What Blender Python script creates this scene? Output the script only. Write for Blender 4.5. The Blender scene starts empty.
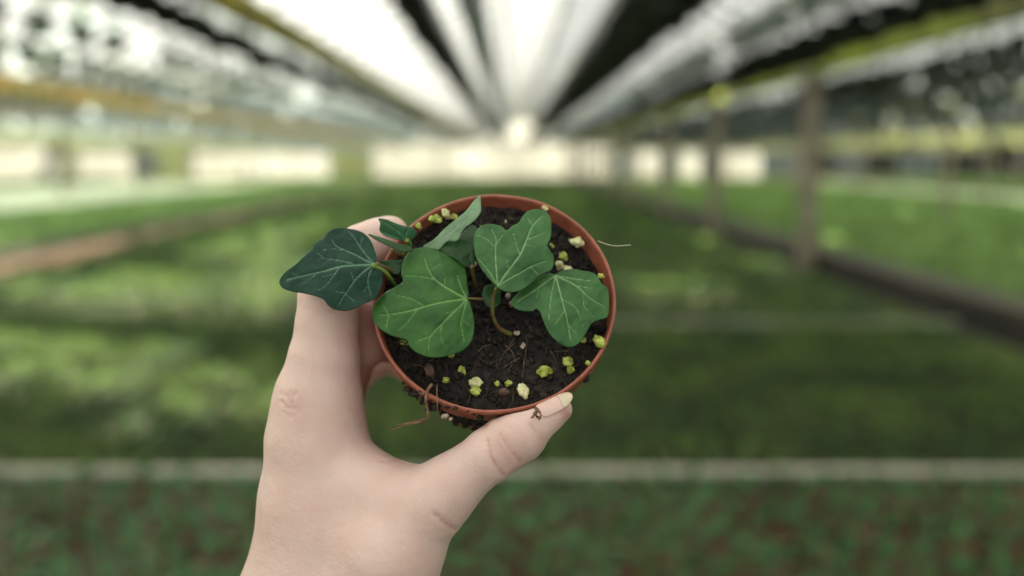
import bpy, math, random
import numpy as np
from mathutils import Vector, Matrix, noise
from mathutils.geometry import delaunay_2d_cdt
random.seed(7); rng = np.random.default_rng(7)
sc = bpy.context.scene
C = sc.collection
# ------------------------------------------------------------------ camera
F = 950.0; H = 1.3; CAMZ = 1.36
pitch = math.atan(128/F)
cam_d = bpy.data.cameras.new('camera'); cam = bpy.data.objects.new('camera', cam_d); C.objects.link(cam)
cam.location = (0, 0, CAMZ); cam.rotation_euler = (math.pi/2-pitch, 0, 0)
cam_d.sensor_width = 36; cam_d.lens = F/1024*36
cam_d.dof.use_dof = True; cam_d.dof.focus_distance = .352; cam_d.dof.aperture_fstop = 3.5
cam_d.clip_start = .02; cam_d.clip_end = 400
sc.camera = cam
Rm = np.array(Matrix.Rotation(math.pi/2-pitch, 3, 'X')); T0 = np.array([0, 0, CAMZ])
def W(p):            # metric hand frame (x right, y up, w away from viewer) -> world
    p = np.asarray(p, float); q = p*np.array([1, 1, -1.]); return q @ Rm.T + T0
def K(px, py, w):    # photo direction and real distance -> metric hand frame
    px, py, w = np.broadcast_arrays(np.asarray(px, float), np.asarray(py, float), np.asarray(w, float))
    return np.stack([(px-512)/F*w, (288-py)/F*w, w], -1)
# ------------------------------------------------------------------ helpers
def mesh(name, v, f, mats, parent=None, smooth=True, mi=None, loc=None):
    me = bpy.data.meshes.new(name); me.from_pydata([tuple(map(float, a)) for a in v], [], [tuple(map(int, a)) for a in f])
    for m in (mats if isinstance(mats, (list, tuple)) else [mats]): me.materials.append(m)
    if smooth: me.polygons.foreach_set('use_smooth', [True]*len(me.polygons))
    if mi is not None: me.polygons.foreach_set('material_index', list(map(int, mi)))
    me.update()
    o = bpy.data.objects.new(name, me); C.objects.link(o)
    if parent is not None: o.parent = parent
    if loc is not None: o.location = loc
    return o
def tag(o, label, cat, group=None, kind=None):
    o['label'] = label; o['category'] = cat
    if group: o['group'] = group
    if kind: o['kind'] = kind
    return o
def empty(name, loc, label, cat, group=None):
    o = bpy.data.objects.new(name, None); C.objects.link(o); o.location = tuple(map(float, loc)); o.empty_display_size = .05
    return tag(o, label, cat, group)
class MB:
    def __init__(s): s.v = []; s.f = []; s.m = []; s.n = 0
    def add(s, v, f, mi=0):
        v = np.asarray(v, float); s.v.append(v)
        for a in f: s.f.append(tuple(int(i)+s.n for i in a)); s.m.append(mi)
        s.n += len(v)
    def box(s, x0, x1, y0, y1, z0, z1, mi=0):
        s.add([(x0,y0,z0),(x1,y0,z0),(x1,y1,z0),(x0,y1,z0),(x0,y0,z1),(x1,y0,z1),(x1,y1,z1),(x0,y1,z1)],
              [(0,3,2,1),(4,5,6,7),(0,1,5,4),(1,2,6,5),(2,3,7,6),(3,0,4,7)], mi)
    def tube(s, pts, rad, n=10, mi=0, cap=True):
        pts = np.asarray(pts, float); m = len(pts); rad = np.broadcast_to(rad, m)
        d = np.gradient(pts, axis=0); d /= np.linalg.norm(d, axis=1)[:, None]+1e-12
        up = np.array([0, 0, 1.]) if abs(d[0][2]) < .9 else np.array([1., 0, 0])
        vv = []
        for i in range(m):
            a = np.cross(d[i], up); a /= np.linalg.norm(a); b = np.cross(a, d[i]); up = b
            for k in range(n):
                t = 2*math.pi*k/n; vv.append(pts[i]+rad[i]*(math.cos(t)*a+math.sin(t)*b))
        ff = [(i*n+k, i*n+(k+1) % n, (i+1)*n+(k+1) % n, (i+1)*n+k) for i in range(m-1) for k in range(n)]
        if cap: ff += [tuple(range(n))[::-1], tuple(range((m-1)*n, m*n))]
        s.add(vv, ff, mi)
    def lathe(s, prof, c=(0,0,0), n=16, mi=0):
        vv = []; m = len(prof)
        for r, z in prof:
            for k in range(n):
                t = 2*math.pi*k/n; vv.append((c[0]+r*math.cos(t), c[1]+r*math.sin(t), c[2]+z))
        s.add(vv, [(i*n+k, i*n+(k+1) % n, (i+1)*n+(k+1) % n, (i+1)*n+k) for i in range(m-1) for k in range(n)], mi)
    def build(s, name, mats, parent=None, smooth=True, loc=None, off=None):
        v = np.concatenate(s.v)
        if off is not None: v = v-np.asarray(off)
        return mesh(name, v, s.f, mats, parent, smooth, s.m, loc)
def smooth_path(p, n=8):    # Catmull-Rom through points
    p = np.asarray(p, float); q = np.vstack([2*p[0]-p[1], p, 2*p[-1]-p[-2]]); out = []
    for i in range(1, len(q)-2):
        for t in np.linspace(0, 1, n, endpoint=False):
            out.append(.5*((2*q[i])+(q[i+1]-q[i-1])*t+(2*q[i-1]-5*q[i]+4*q[i+1]-q[i+2])*t*t+(3*q[i]-q[i-1]-3*q[i+1]+q[i+2])*t**3))
    out.append(q[-2]); return np.array(out)
def closed_path(p, n=6):
    p = np.asarray(p, float); m = len(p); out = []
    for i in range(m):
        a, b, c, d = p[i-1], p[i], p[(i+1) % m], p[(i+2) % m]
        for t in np.linspace(0, 1, n, endpoint=False):
            out.append(.5*(2*b+(c-a)*t+(2*a-5*b+4*c-d)*t*t+(3*b-a-3*c+d)*t**3))
    return np.array(out)
# ------------------------------------------------------------------ materials
def mat(name, col=(.5,.5,.5), rough=.6, var=0, scale=10, col2=None, bump=0, bscale=50, detail=4, spec=.5, metal=0, lo=.4, hi=.6):
    m = bpy.data.materials.new(name); m.use_nodes = True; nt = m.node_tree; b = nt.nodes['Principled BSDF']
    b.inputs['Base Color'].default_value = (*col, 1); b.inputs['Roughness'].default_value = rough
    b.inputs['Specular IOR Level'].default_value = spec; b.inputs['Metallic'].default_value = metal
    tc = nt.nodes.new('ShaderNodeTexCoord')
    if col2:
        n = nt.nodes.new('ShaderNodeTexNoise'); n.inputs['Scale'].default_value = scale; n.inputs['Detail'].default_value = detail
        r = nt.nodes.new('ShaderNodeValToRGB'); r.color_ramp.elements[0].position = lo; r.color_ramp.elements[1].position = hi
        r.color_ramp.elements[0].color = (*col, 1); r.color_ramp.elements[1].color = (*col2, 1)
        nt.links.new(tc.outputs['Object'], n.inputs['Vector']); nt.links.new(n.outputs['Fac'], r.inputs['Fac']); nt.links.new(r.outputs['Color'], b.inputs['Base Color'])
    if bump:
        n2 = nt.nodes.new('ShaderNodeTexNoise'); n2.inputs['Scale'].default_value = bscale; n2.inputs['Detail'].default_value = 6
        bp = nt.nodes.new('ShaderNodeBump'); bp.inputs['Strength'].default_value = bump; bp.inputs['Distance'].default_value = 1/bscale
        nt.links.new(tc.outputs['Object'], n2.inputs['Vector']); nt.links.new(n2.outputs['Fac'], bp.inputs['Height']); nt.links.new(bp.outputs['Normal'], b.inputs['Normal'])
    return m
def leafy(name, a, b_, rough=.45, scale=3, trans=.25, spec=.35):   # foliage: two greens by noise, some light passes through
    m = mat(name, a, rough, scale=scale, col2=b_, detail=3, spec=spec); nt = m.node_tree; p = nt.nodes['Principled BSDF']
    t = nt.nodes.new('ShaderNodeBsdfTranslucent'); mx = nt.nodes.new('ShaderNodeMixShader'); mx.inputs[0].default_value = trans
    out = nt.nodes['Material Output']; src = p.inputs['Base Color'].links[0].from_socket
    nt.links.new(src, t.inputs['Color']); nt.links.new(p.outputs[0], mx.inputs[1]); nt.links.new(t.outputs[0], mx.inputs[2]); nt.links.new(mx.outputs[0], out.inputs['Surface'])
    return m
M = {}
M['terracotta'] = mat('terracotta_plastic', (.36,.110,.066), .40, scale=160, col2=(.27,.080,.048), bump=.12, bscale=900, spec=.5)
M['soil'] = mat('potting_soil', (.0045,.0035,.003), .62, scale=330, col2=(.055,.034,.023), bump=.9, bscale=1300, detail=8, lo=.47, hi=.80, spec=.35)
M['granule'] = mat('green_granule', (.22,.30,.03), .6, scale=500, col2=(.50,.55,.12), bump=.5, bscale=1500)
M['perlite'] = mat('pale_granule', (.50,.50,.22), .65, scale=500, col2=(.75,.72,.42), bump=.5, bscale=1500)
M['stone'] = mat('brown_pebble', (.075,.04,.03), .7, scale=400, col2=(.13,.08,.06), bump=.6, bscale=900)
M['stem'] = mat('ivy_stem', (.11,.12,.025), .5, scale=200, col2=(.14,.075,.035))
M['stem_g'] = mat('ivy_green_stem', (.10,.20,.03), .5, scale=200, col2=(.16,.22,.04))
M['root'] = mat('root', (.12,.055,.028), .7, scale=300, col2=(.24,.14,.075))
M['thread'] = mat('fine_root', (.035,.022,.014), .7, scale=300, col2=(.11,.075,.045))
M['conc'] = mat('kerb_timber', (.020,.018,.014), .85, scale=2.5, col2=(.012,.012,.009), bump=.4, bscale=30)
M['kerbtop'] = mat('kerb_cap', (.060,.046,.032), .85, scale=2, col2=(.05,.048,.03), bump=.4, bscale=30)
M['post'] = mat('weathered_post', (.20,.165,.12), .8, scale=3, col2=(.30,.26,.20), bump=.3, bscale=40)
M['gutR'] = mat('mossy_gutter_lime', (.36,.46,.03), .8, scale=1.6, col2=(.15,.15,.06), bump=.3, bscale=30, lo=.35, hi=.7)
M['gutL'] = mat('mossy_gutter_yellow', (.34,.30,.02), .8, scale=1.6, col2=(.06,.075,.03), bump=.3, bscale=30, lo=.4, hi=.7)
M['gutO'] = mat('mossy_gutter_ochre', (.75,.46,.08), .8, scale=1.2, col2=(.50,.40,.10), bump=.3, bscale=30)
M['gutF'] = mat('mossy_gutter_far', (.55,.52,.12), .8, scale=.5, col2=(.30,.33,.10), bump=.3, bscale=30)
M['bar'] = mat('glazing_bar', (.42,.42,.40), .6, scale=3, col2=(.55,.55,.50))
M['steel'] = mat('galvanised_steel', (.35,.35,.33), .5, metal=.3, scale=4, col2=(.45,.45,.42))
M['pipe'] = mat('pale_rail', (.48,.45,.37), .7, scale=3, col2=(.38,.37,.29))
M['pipe2'] = mat('pale_rail_worn', (.40,.40,.30), .7, scale=2, col2=(.20,.23,.13))
M['blackpot'] = mat('black_plastic_pot', (.012,.015,.019), .4, scale=3, col2=(.022,.024,.028))
M['midpot'] = mat('slate_plastic_pot', (.04,.05,.055), .35, scale=3, col2=(.07,.08,.085))
M['greypot'] = mat('grey_plastic_pot', (.36,.42,.46), .5, scale=3, col2=(.50,.56,.58))
M['wire'] = mat('dark_wire', (.05,.05,.05), .5)
M['hang_leaf'] = leafy('hanging_foliage', (.02,.045,.02), (.05,.10,.035))
M['hang_leaf2'] = leafy('hanging_foliage_light', (.12,.20,.10), (.26,.33,.20), trans=.45)
M['seed_leaf'] = leafy('seedling_foliage', (.022,.088,.034), (.070,.185,.056), scale=14, spec=.2, rough=.5)
M['bed_leaf'] = leafy('bed_foliage', (.062,.116,.046), (.138,.220,.058), scale=2.2, rough=.75, spec=.08, trans=.5)
M['far_leaf'] = leafy('far_bed_foliage', (.15,.25,.075), (.20,.31,.10), scale=.3, rough=.8, spec=.08, trans=.35)
M['seed_pot'] = mat('brown_seedling_pot', (.30,.075,.045), .5, scale=5, col2=(.18,.055,.035))
M['seed_soil'] = mat('seedling_soil', (.02,.013,.009), .9, scale=60, col2=(.05,.03,.02))
M['ground'] = mat('bed_floor', (.045,.030,.018), .9, scale=1.5, col2=(.055,.075,.025), bump=.5, bscale=30)
M['path'] = mat('soil_path', (.33,.165,.10), .9, scale=1.5, col2=(.26,.15,.09), bump=.4, bscale=20)
M['pale'] = mat('pale_matting', (.27,.31,.19), .85, scale=.8, col2=(.36,.38,.25))
M['timber'] = mat('dark_boarding', (.035,.032,.025), .8, scale=1, col2=(.06,.055,.045))
M['grey'] = mat('grey_boarding', (.20,.22,.23), .8, scale=.8, col2=(.13,.14,.14))
M['greenwall'] = mat('algae_boarding', (.42,.42,.17), .8, scale=.5, col2=(.52,.50,.25))

def glazing(name, clear, tint=(.95,.96,.95), white=(.85,.87,.85)):   # whitewashed glass: partly see-through, partly a diffusing wash
    m = bpy.data.materials.new(name); m.use_nodes = True; nt = m.node_tree; nt.nodes.remove(nt.nodes['Principled BSDF'])
    N = nt.nodes.new; L = nt.links.new; out = nt.nodes['Material Output']
    tr = N('ShaderNodeBsdfTransparent'); tr.inputs[0].default_value = (*tint, 1)
    tl = N('ShaderNodeBsdfTranslucent'); tl.inputs[0].default_value = (*white, 1)
    df = N('ShaderNodeBsdfDiffuse'); df.inputs[0].default_value = (.7,.7,.68, 1)
    gl = N('ShaderNodeBsdfGlossy'); gl.inputs['Roughness'].default_value = .1
    a = N('ShaderNodeMixShader'); a.inputs[0].default_value = .12; L(tl.outputs[0], a.inputs[1]); L(df.outputs[0], a.inputs[2])
    b = N('ShaderNodeMixShader'); L(a.outputs[0], b.inputs[1]); L(tr.outputs[0], b.inputs[2])
    tc = N('ShaderNodeTexCoord'); ns = N('ShaderNodeTexNoise'); ns.inputs['Scale'].default_value = .55; ns.inputs['Detail'].default_value = 3
    rp = N('ShaderNodeValToRGB'); rp.color_ramp.elements[0].position = .50; rp.color_ramp.elements[1].position = .62
    rp.color_ramp.elements[0].color = (clear*.35,)*3+(1,); rp.color_ramp.elements[1].color = (clear,)*3+(1,)
    L(tc.outputs['Object'], ns.inputs['Vector']); L(ns.outputs['Fac'], rp.inputs['Fac']); L(rp.outputs['Color'], b.inputs[0])
    c = N('ShaderNodeMixShader'); c.inputs[0].default_value = .04; L(b.outputs[0], c.inputs[1]); L(gl.outputs[0], c.inputs[2]); L(c.outputs[0], out.inputs['Surface'])
    return m
M['roof'] = glazing('whitewashed_glass', .06, white=(.225,.24,.262))
M['roofL'] = glazing('thinly_washed_glass', .40, white=(.26,.31,.34), tint=(.86,.94,1.))
M['roofM'] = glazing('partly_washed_glass', .17, white=(.25,.285,.30), tint=(.93,.97,1.))
M['wallglass'] = glazing('milky_wall_glazing', .5, white=(.36,.36,.33))
M['clear'] = glazing('clear_glazing', 1.0)
for e_ in [n_ for n_ in M['clear'].node_tree.nodes if n_.type == 'VALTORGB'][0].color_ramp.elements: e_.color = (.93,.93,.93,1)

def attr_leaf(name, dark, light, vein, rough=.38, spec=.3):   # ivy leaf: veins come from the mesh's own 'vein' attribute
    m = bpy.data.materials.new(name); m.use_nodes = True; nt = m.node_tree; N = nt.nodes.new; L = nt.links.new; b = nt.nodes['Principled BSDF']
    tc = N('ShaderNodeTexCoord'); n = N('ShaderNodeTexNoise'); n.inputs['Scale'].default_value = 90; n.inputs['Detail'].default_value = 4
    r = N('ShaderNodeValToRGB'); r.color_ramp.elements[0].position = .35; r.color_ramp.elements[1].position = .68
    r.color_ramp.elements[0].color = (*dark, 1); r.color_ramp.elements[1].color = (*light, 1)
    L(tc.outputs['Object'], n.inputs['Vector']); L(n.outputs['Fac'], r.inputs['Fac'])
    at = N('ShaderNodeAttribute'); at.attribute_name = 'vein'
    mx = N('ShaderNodeMixRGB'); mx.inputs['Color2'].default_value = (*vein, 1); L(r.outputs['Color'], mx.inputs['Color1'])
    L(at.outputs['Fac'], mx.inputs['Fac']); L(mx.outputs['Color'], b.inputs['Base Color'])
    b.inputs['Roughness'].default_value = rough; b.inputs['Specular IOR Level'].default_value = spec
    n2 = N('ShaderNodeTexNoise'); n2.inputs['Scale'].default_value = 700; bp = N('ShaderNodeBump'); bp.inputs['Strength'].default_value = .25; bp.inputs['Distance'].default_value = .0006
    L(tc.outputs['Object'], n2.inputs['Vector']); L(n2.outputs['Fac'], bp.inputs['Height']); L(bp.outputs['Normal'], b.inputs['Normal'])
    t = N('ShaderNodeBsdfTranslucent'); ms = N('ShaderNodeMixShader'); ms.inputs[0].default_value = .15; out = nt.nodes['Material Output']
    L(mx.outputs['Color'], t.inputs['Color']); L(b.outputs[0], ms.inputs[1]); L(t.outputs[0], ms.inputs[2]); L(ms.outputs[0], out.inputs['Surface'])
    return m
VN = (.25,.42,.20)
M['leafA'] = attr_leaf('ivy_leaf_teal', (.008,.036,.024), (.020,.064,.040), (.19,.36,.24), .42, .16)
M['leafB'] = attr_leaf('ivy_leaf_green', (.018,.080,.012), (.038,.135,.020), (.21,.42,.12))
M['leafC'] = attr_leaf('ivy_leaf_mid', (.028,.100,.026), (.060,.172,.050), (.32,.52,.23))
M['leafE'] = attr_leaf('ivy_leaf_pale_underside', (.20,.33,.20), (.25,.39,.24), (.33,.48,.30), .6)
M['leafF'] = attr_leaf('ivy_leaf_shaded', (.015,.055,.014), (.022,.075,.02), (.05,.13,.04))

def skin():
    m = bpy.data.materials.new('skin'); m.use_nodes = True; nt = m.node_tree; N = nt.nodes.new; L = nt.links.new; b = nt.nodes['Principled BSDF']
    tc = N('ShaderNodeTexCoord'); n = N('ShaderNodeTexNoise'); n.inputs['Scale'].default_value = 55; n.inputs['Detail'].default_value = 5
    r = N('ShaderNodeValToRGB'); e = r.color_ramp.elements; e[0].position = .3; e[1].position = .7
    e[0].color = (.63,.435,.385, 1); e[1].color = (.69,.515,.47, 1)
    L(tc.outputs['Object'], n.inputs['Vector']); L(n.outputs['Fac'], r.inputs['Fac'])
    at = N('ShaderNodeAttribute'); at.attribute_name = 'flush_shade'  # skin redness and painted shade share this attribute
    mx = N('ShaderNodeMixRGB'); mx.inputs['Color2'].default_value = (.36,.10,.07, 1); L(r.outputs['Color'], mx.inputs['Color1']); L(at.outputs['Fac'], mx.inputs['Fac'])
    L(mx.outputs['Color'], b.inputs['Base Color'])
    b.inputs['Roughness'].default_value = .5; b.inputs['Specular IOR Level'].default_value = .35
    b.inputs['Subsurface Weight'].default_value = .25; b.inputs['Subsurface Radius'].default_value = (1., .35, .2); b.inputs['Subsurface Scale'].default_value = .004
    v = N('ShaderNodeTexVoronoi'); v.inputs['Scale'].default_value = 900; n2 = N('ShaderNodeTexNoise'); n2.inputs['Scale'].default_value = 260; n2.inputs['Detail'].default_value = 6
    L(tc.outputs['Object'], v.inputs['Vector']); L(tc.outputs['Object'], n2.inputs['Vector'])
    bp = N('ShaderNodeBump'); bp.inputs['Strength'].default_value = .18; bp.inputs['Distance'].default_value = .0005
    bp2 = N('ShaderNodeBump'); bp2.inputs['Strength'].default_value = .35; bp2.inputs['Distance'].default_value = .0012
    L(v.outputs['Distance'], bp.inputs['Height']); L(n2.outputs['Fac'], bp2.inputs['Height']); L(bp.outputs['Normal'], bp2.inputs['Normal']); L(bp2.outputs['Normal'], b.inputs['Normal'])
    return m
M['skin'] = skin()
M['nail'] = mat('thumbnail', (.66,.45,.40), .3, spec=.5)
M['nailtip'] = mat('nail_free_edge', (.60,.50,.36), .4)

# ================================================================== POT (metric hand frame)
tau = math.radians(26.2); R0 = .0465
PC = np.array([-.0067, -.0034, .3636])
E1 = np.array([1., 0, 0]); E2 = np.array([0, math.cos(tau), math.sin(tau)]); A = np.array([0, math.sin(tau), -math.cos(tau)])   # A points out of the opening
def potpt(x, y, t):   # t = depth below rim
    return PC+np.multiply.outer(x, E1)+np.multiply.outer(y, E2)-np.multiply.outer(t, A)
def ray_plane(px, py, lift):   # lift above rim plane
    d = K(px, py, 1.0); num = (PC+lift*A) @ A; return num/(d @ A)
HP = .064
base = W(potpt(0., 0., HP)[None] if False else potpt(np.array([0.]), np.array([0.]), np.array([HP])))[0]
ivy = empty('potted_ivy', base, 'small pale-veined ivy in a round terracotta-coloured plastic pot held up by a hand', 'potted plant')
def put(name, pts, faces, m, parent=ivy, smooth=True, mi=None):
    return mesh(name, W(pts)-base, faces, m, parent, smooth, mi)
# pot body
n = 144
prof = [(0,.062),(.031,.062),(.0325,.060),(.0424,.0135),(.0438,.0120),(.0449,.0016),(.0452,.0004),(.0458,0),(.0463,.0003),(R0,.0012),(R0+.0001,.0022),(.0460,.0027),(.0459,.0108),(.0457,.0120),(.0440,.0126),(.0436,.0140),(.0345,.0625),(.0335,HP),(0,HP)]
th = np.linspace(0, 2*math.pi, n, endpoint=False); vv = []
for r, t in prof:
    wob = 1+.004*np.sin(2*th+.5)
    chip = np.where(t < .004, .0005*np.clip(np.sin(7*th+1.2)*np.sin(3*th), 0, 1), 0)
    vv.append(potpt(r*np.cos(th)*wob, r*np.sin(th)*wob, t+chip+0*th))
vv = np.concatenate(vv)
ff = [(i*n+k, (i+1)*n+k, (i+1)*n+(k+1) % n, i*n+(k+1) % n) for i in range(len(prof)-1) for k in range(n)]
put('pot', vv, ff, M['terracotta'])
# soil
def nz(p, s=1.): return noise.noise(Vector([float(a)*s for a in p]))
def soil_h(x, y):
    r_ = min(1, max(0, (math.hypot(x, y)-.028)/.014)); m_ = r_*r_*(3-2*r_)*max(0, math.cos(math.atan2(y, x)-math.radians(118)))**.7
    return .0036*m_+.0012*nz((x, y, 3.), 60)+.0012*nz((x, y, 9.), 190)+.0007*nz((x, y, 5.), 450)
ST = .0096
mb = MB(); nr, na = 56, 190; vs = [potpt(np.array([0.]), np.array([0.]), np.array([ST]))[0]]; fs = []
for i in range(1, nr+1):
    r = .0439*i/nr
    for k in range(na):
        a = 2*math.pi*k/na; x, y = r*math.cos(a), r*math.sin(a)
        edge = 0.
        vs.append(potpt(np.array([x]), np.array([y]), np.array([ST-soil_h(x, y)*(1-.5*edge)]))[0])
for k in range(na): fs.append((0, 1+k, 1+(k+1) % na))
for i in range(nr-1):
    for k in range(na): fs.append((1+i*na+k, 1+(i+1)*na+k, 1+(i+1)*na+(k+1) % na, 1+i*na+(k+1) % na))
mb.add(vs, fs)
def blob(c, r, mb, mi=0, seed=0, stretch=(1,1,1), sub=2, amp=.35):
    import bmesh
    bm = bmesh.new(); bmesh.ops.create_icosphere(bm, subdivisions=sub, radius=1)
    rot = Matrix.Rotation(seed*1.7, 3, 'X') @ Matrix.Rotation(seed*2.3, 3, 'Y')
    v = []
    for q in bm.verts:
        p = q.co.copy(); k = 1+amp*noise.noise(p*1.6+Vector((seed*3.1, seed, 0))); p = Vector((p.x*stretch[0], p.y*stretch[1], p.z*stretch[2]))*k
        v.append(np.array(rot @ p)*r+c)
    mb.add(v, [tuple(x.index for x in f.verts) for f in bm.faces], mi); bm.free()
for i in range(1500):
    r = .0425*math.sqrt(random.random()); a = random.random()*2*math.pi
    if i > 1280: r = .040+.003*random.random()
    x, y = r*math.cos(a), r*math.sin(a); s = random.choice([.0003,.0004,.0005,.0006,.0008,.0014 if r < .040 else .0008])
    c = potpt(np.array([x]), np.array([y]), np.array([ST-soil_h(x, y)-s*.4]))[0]
    blob(c, s, mb, 0, i+1, (1+random.random()*.8, .7+random.random()*.4, .6+random.random()*.4), 1)
soil = put('soil', np.concatenate(mb.v), mb.f, M['soil'])
soil['kind'] = 'stuff'
del soil['kind']
# granules lying on the soil, where the photo has them: px,py,size_px,kind
gr = [(437,219,5,0),(446,214,5,1),(454,217,4,0),(429,238,4,0),(432,219,4,0),(419,226,3,0),(477,225,5,0),(545,208,3,1),(506,222,2.5,1),(551,246,3,0),(577,242,6,1),(563,256,5,0),(560,266,5,1),(568,270,5,1),(601,276,3,0),
      (446,380,4,0),(462,370,4.5,0),(475,383,6,1),(476,391,5,0),(508,383,4,0),(523,391,6.5,1),(544,371,6.5,0),(568,361,5.5,0),(571,370,4.5,0),(599,341,6.5,0),(583,340,4,0),(520,306,3,1),(474,264,3,1),(451,355,4,0),(404,343,4,0),(588,363,3,0),(497,383,3,0),(538,244,2.5,0)]
for i, (px, py, s, k) in enumerate(gr):
    l_ = -ST+.0012
    while l_ < 0:
        c = K(px, py, float(ray_plane(px, py, l_))); q_ = c-PC
        if math.hypot(q_ @ E1, q_ @ E2) < .0418: break
        l_ += .0004
    w = c[2]; m2 = MB()
    blob(c, s*w/F, m2, 0, i+31, (1.1, .75, .8), 3, .6)
    g = put('granule', np.concatenate(m2.v), m2.f, M['perlite'] if k else M['granule'], soil)
for i, (px, py, s) in enumerate([(429,370,6.5),(504,392,5),(600,327,7),(585,378,5),(392,352,4),(514,335,3.5),(421,372,3)]):
    w = float(ray_plane(px, py, -ST+.0015)); m2 = MB(); blob(K(px, py, w), s*w/F, m2, 0, i+77, (1.1,.85,.8), 3, .4)
    put('pebble', np.concatenate(m2.v), m2.f, M['stone'] if i in (0, 1) else M['soil'], soil)
# root threads and litter
def thread(name, pts, r, m, parent=ivy, n=6):   # pts: (px,py,w)
    p = smooth_path([K(*q) for q in pts], 8); t = MB(); rr = r*np.linspace(1, .45, len(p)); t.tube(p, rr, n)
    return put(name, np.concatenate(t.v), t.f, m, parent)
rw = lambda px, py, l: float(ray_plane(px, py, l))
rt = MB()
for pts, r in [([(432,384,rw(432,384,.001)),(427,392,.3445),(426,401,.3435),(428,413,.344),(427,419,.345),(420,422,.346),(409,424,.347),(392,430,.348)], .00075),
               ([(426,419,.345),(415,421,.344),(400,425,.343),(396,423,.343)], .0005),
               ([(428,392,.3445),(421,394,.3435),(417,390,.343)], .0004),
               ([(437,385,rw(437,385,.001)),(437,398,.3425),(438,415,.3435),(438,426,.344)], .00035)]:
    p = smooth_path([K(*q) for q in pts], 8); rt.tube(p, r*.75*np.linspace(1, .5, len(p)), 6)
put('root', np.concatenate(rt.v), rt.f, M['root'])
sr = MB()
for pts in [[(527,338),(526,350),(524,362),(522,378)],[(503,368),(512,362),(520,358)],[(478,352),(484,346),(492,345)],[(525,338),(531,331),(529,325)],[(515,343),(505,352),(500,361)],[(550,350),(556,360)],[(478,357),(488,363),(498,360)],[(452,345),(453,360)],[(585,300),(588,318)],[(505,345),(512,352),(516,362)]]:
    p = smooth_path([K(a, b, rw(a, b, -ST+.0022)) for a, b in pts], 6); sr.tube(p, .00022, 5)
for i in range(150):
    r = .041*math.sqrt(random.random()); a = random.random()*6.283; x, y = r*math.cos(a), r*math.sin(a); d = random.random()*6.283; L_ = random.uniform(.002, .006); q = []
    for k in range(4):
        q.append(potpt(np.array([x]), np.array([y]), np.array([ST-soil_h(x, y)-random.uniform(.0004,.0016)]))[0]); d += random.uniform(-.6,.6); x += L_/3*math.cos(d); y += L_/3*math.sin(d)
        if math.hypot(x, y) > .0425: break
    if len(q) > 2: sr.tube(smooth_path(q, 3), random.choice([.00012,.00018,.00028]), 4)
put('fine_root', np.concatenate(sr.v), sr.f, M['thread'], soil)
wb = MB()
for i, (px, py, q, l) in enumerate([(517,333,3,-ST+.003),(523,346,3,-ST+.002),(512,304,4,-ST+.002),(445,416,3.6,None),(451,419,2.2,None),(508,296,3,-ST+.002),(431,214,2.5,-ST+.002),(570,240,2,-ST+.002)]):
    w = rw(px, py, l) if l is not None else .3465; blob(K(px, py, w), q*w/F, wb, 0, i+900, (1.1,.8,.8), 2, .6)
put('perlite', np.concatenate(wb.v), wb.f, mat('pinkish_perlite', (.50,.40,.33), .7, scale=600, col2=(.32,.22,.17)), soil)
hb = MB(); p = smooth_path([K(598,241,rw(598,241,.0005)), K(606,244,.354), K(616,246,.353), K(631,245,.352)], 8); hb.tube(p, .00018, 5)
put('plant_fibre', np.concatenate(hb.v), hb.f, M['pipe'])
# soil smeared on the near wall below the rim
mb = MB()
for i in range(260):
    a = math.radians(random.uniform(222, 292)); t = .006+abs(random.gauss(0, .02)); t = min(t, .052)
    if random.random() < .12: t = random.uniform(-.0005, .006)
    r = (R0 if t < .0125 else .0436-(t-.014)*.188)+.0003; s = random.choice([.0005,.0008,.0012,.0019])
    if t < .006: s *= .5
    c = potpt(np.array([r*math.cos(a)]), np.array([r*math.sin(a)]), np.array([t]))[0]; blob(c, s, mb, 0, i+400, (1.3,.8,.7), 1)
put('soil_crumbs', np.concatenate(mb.v), mb.f, M['soil'])

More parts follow.
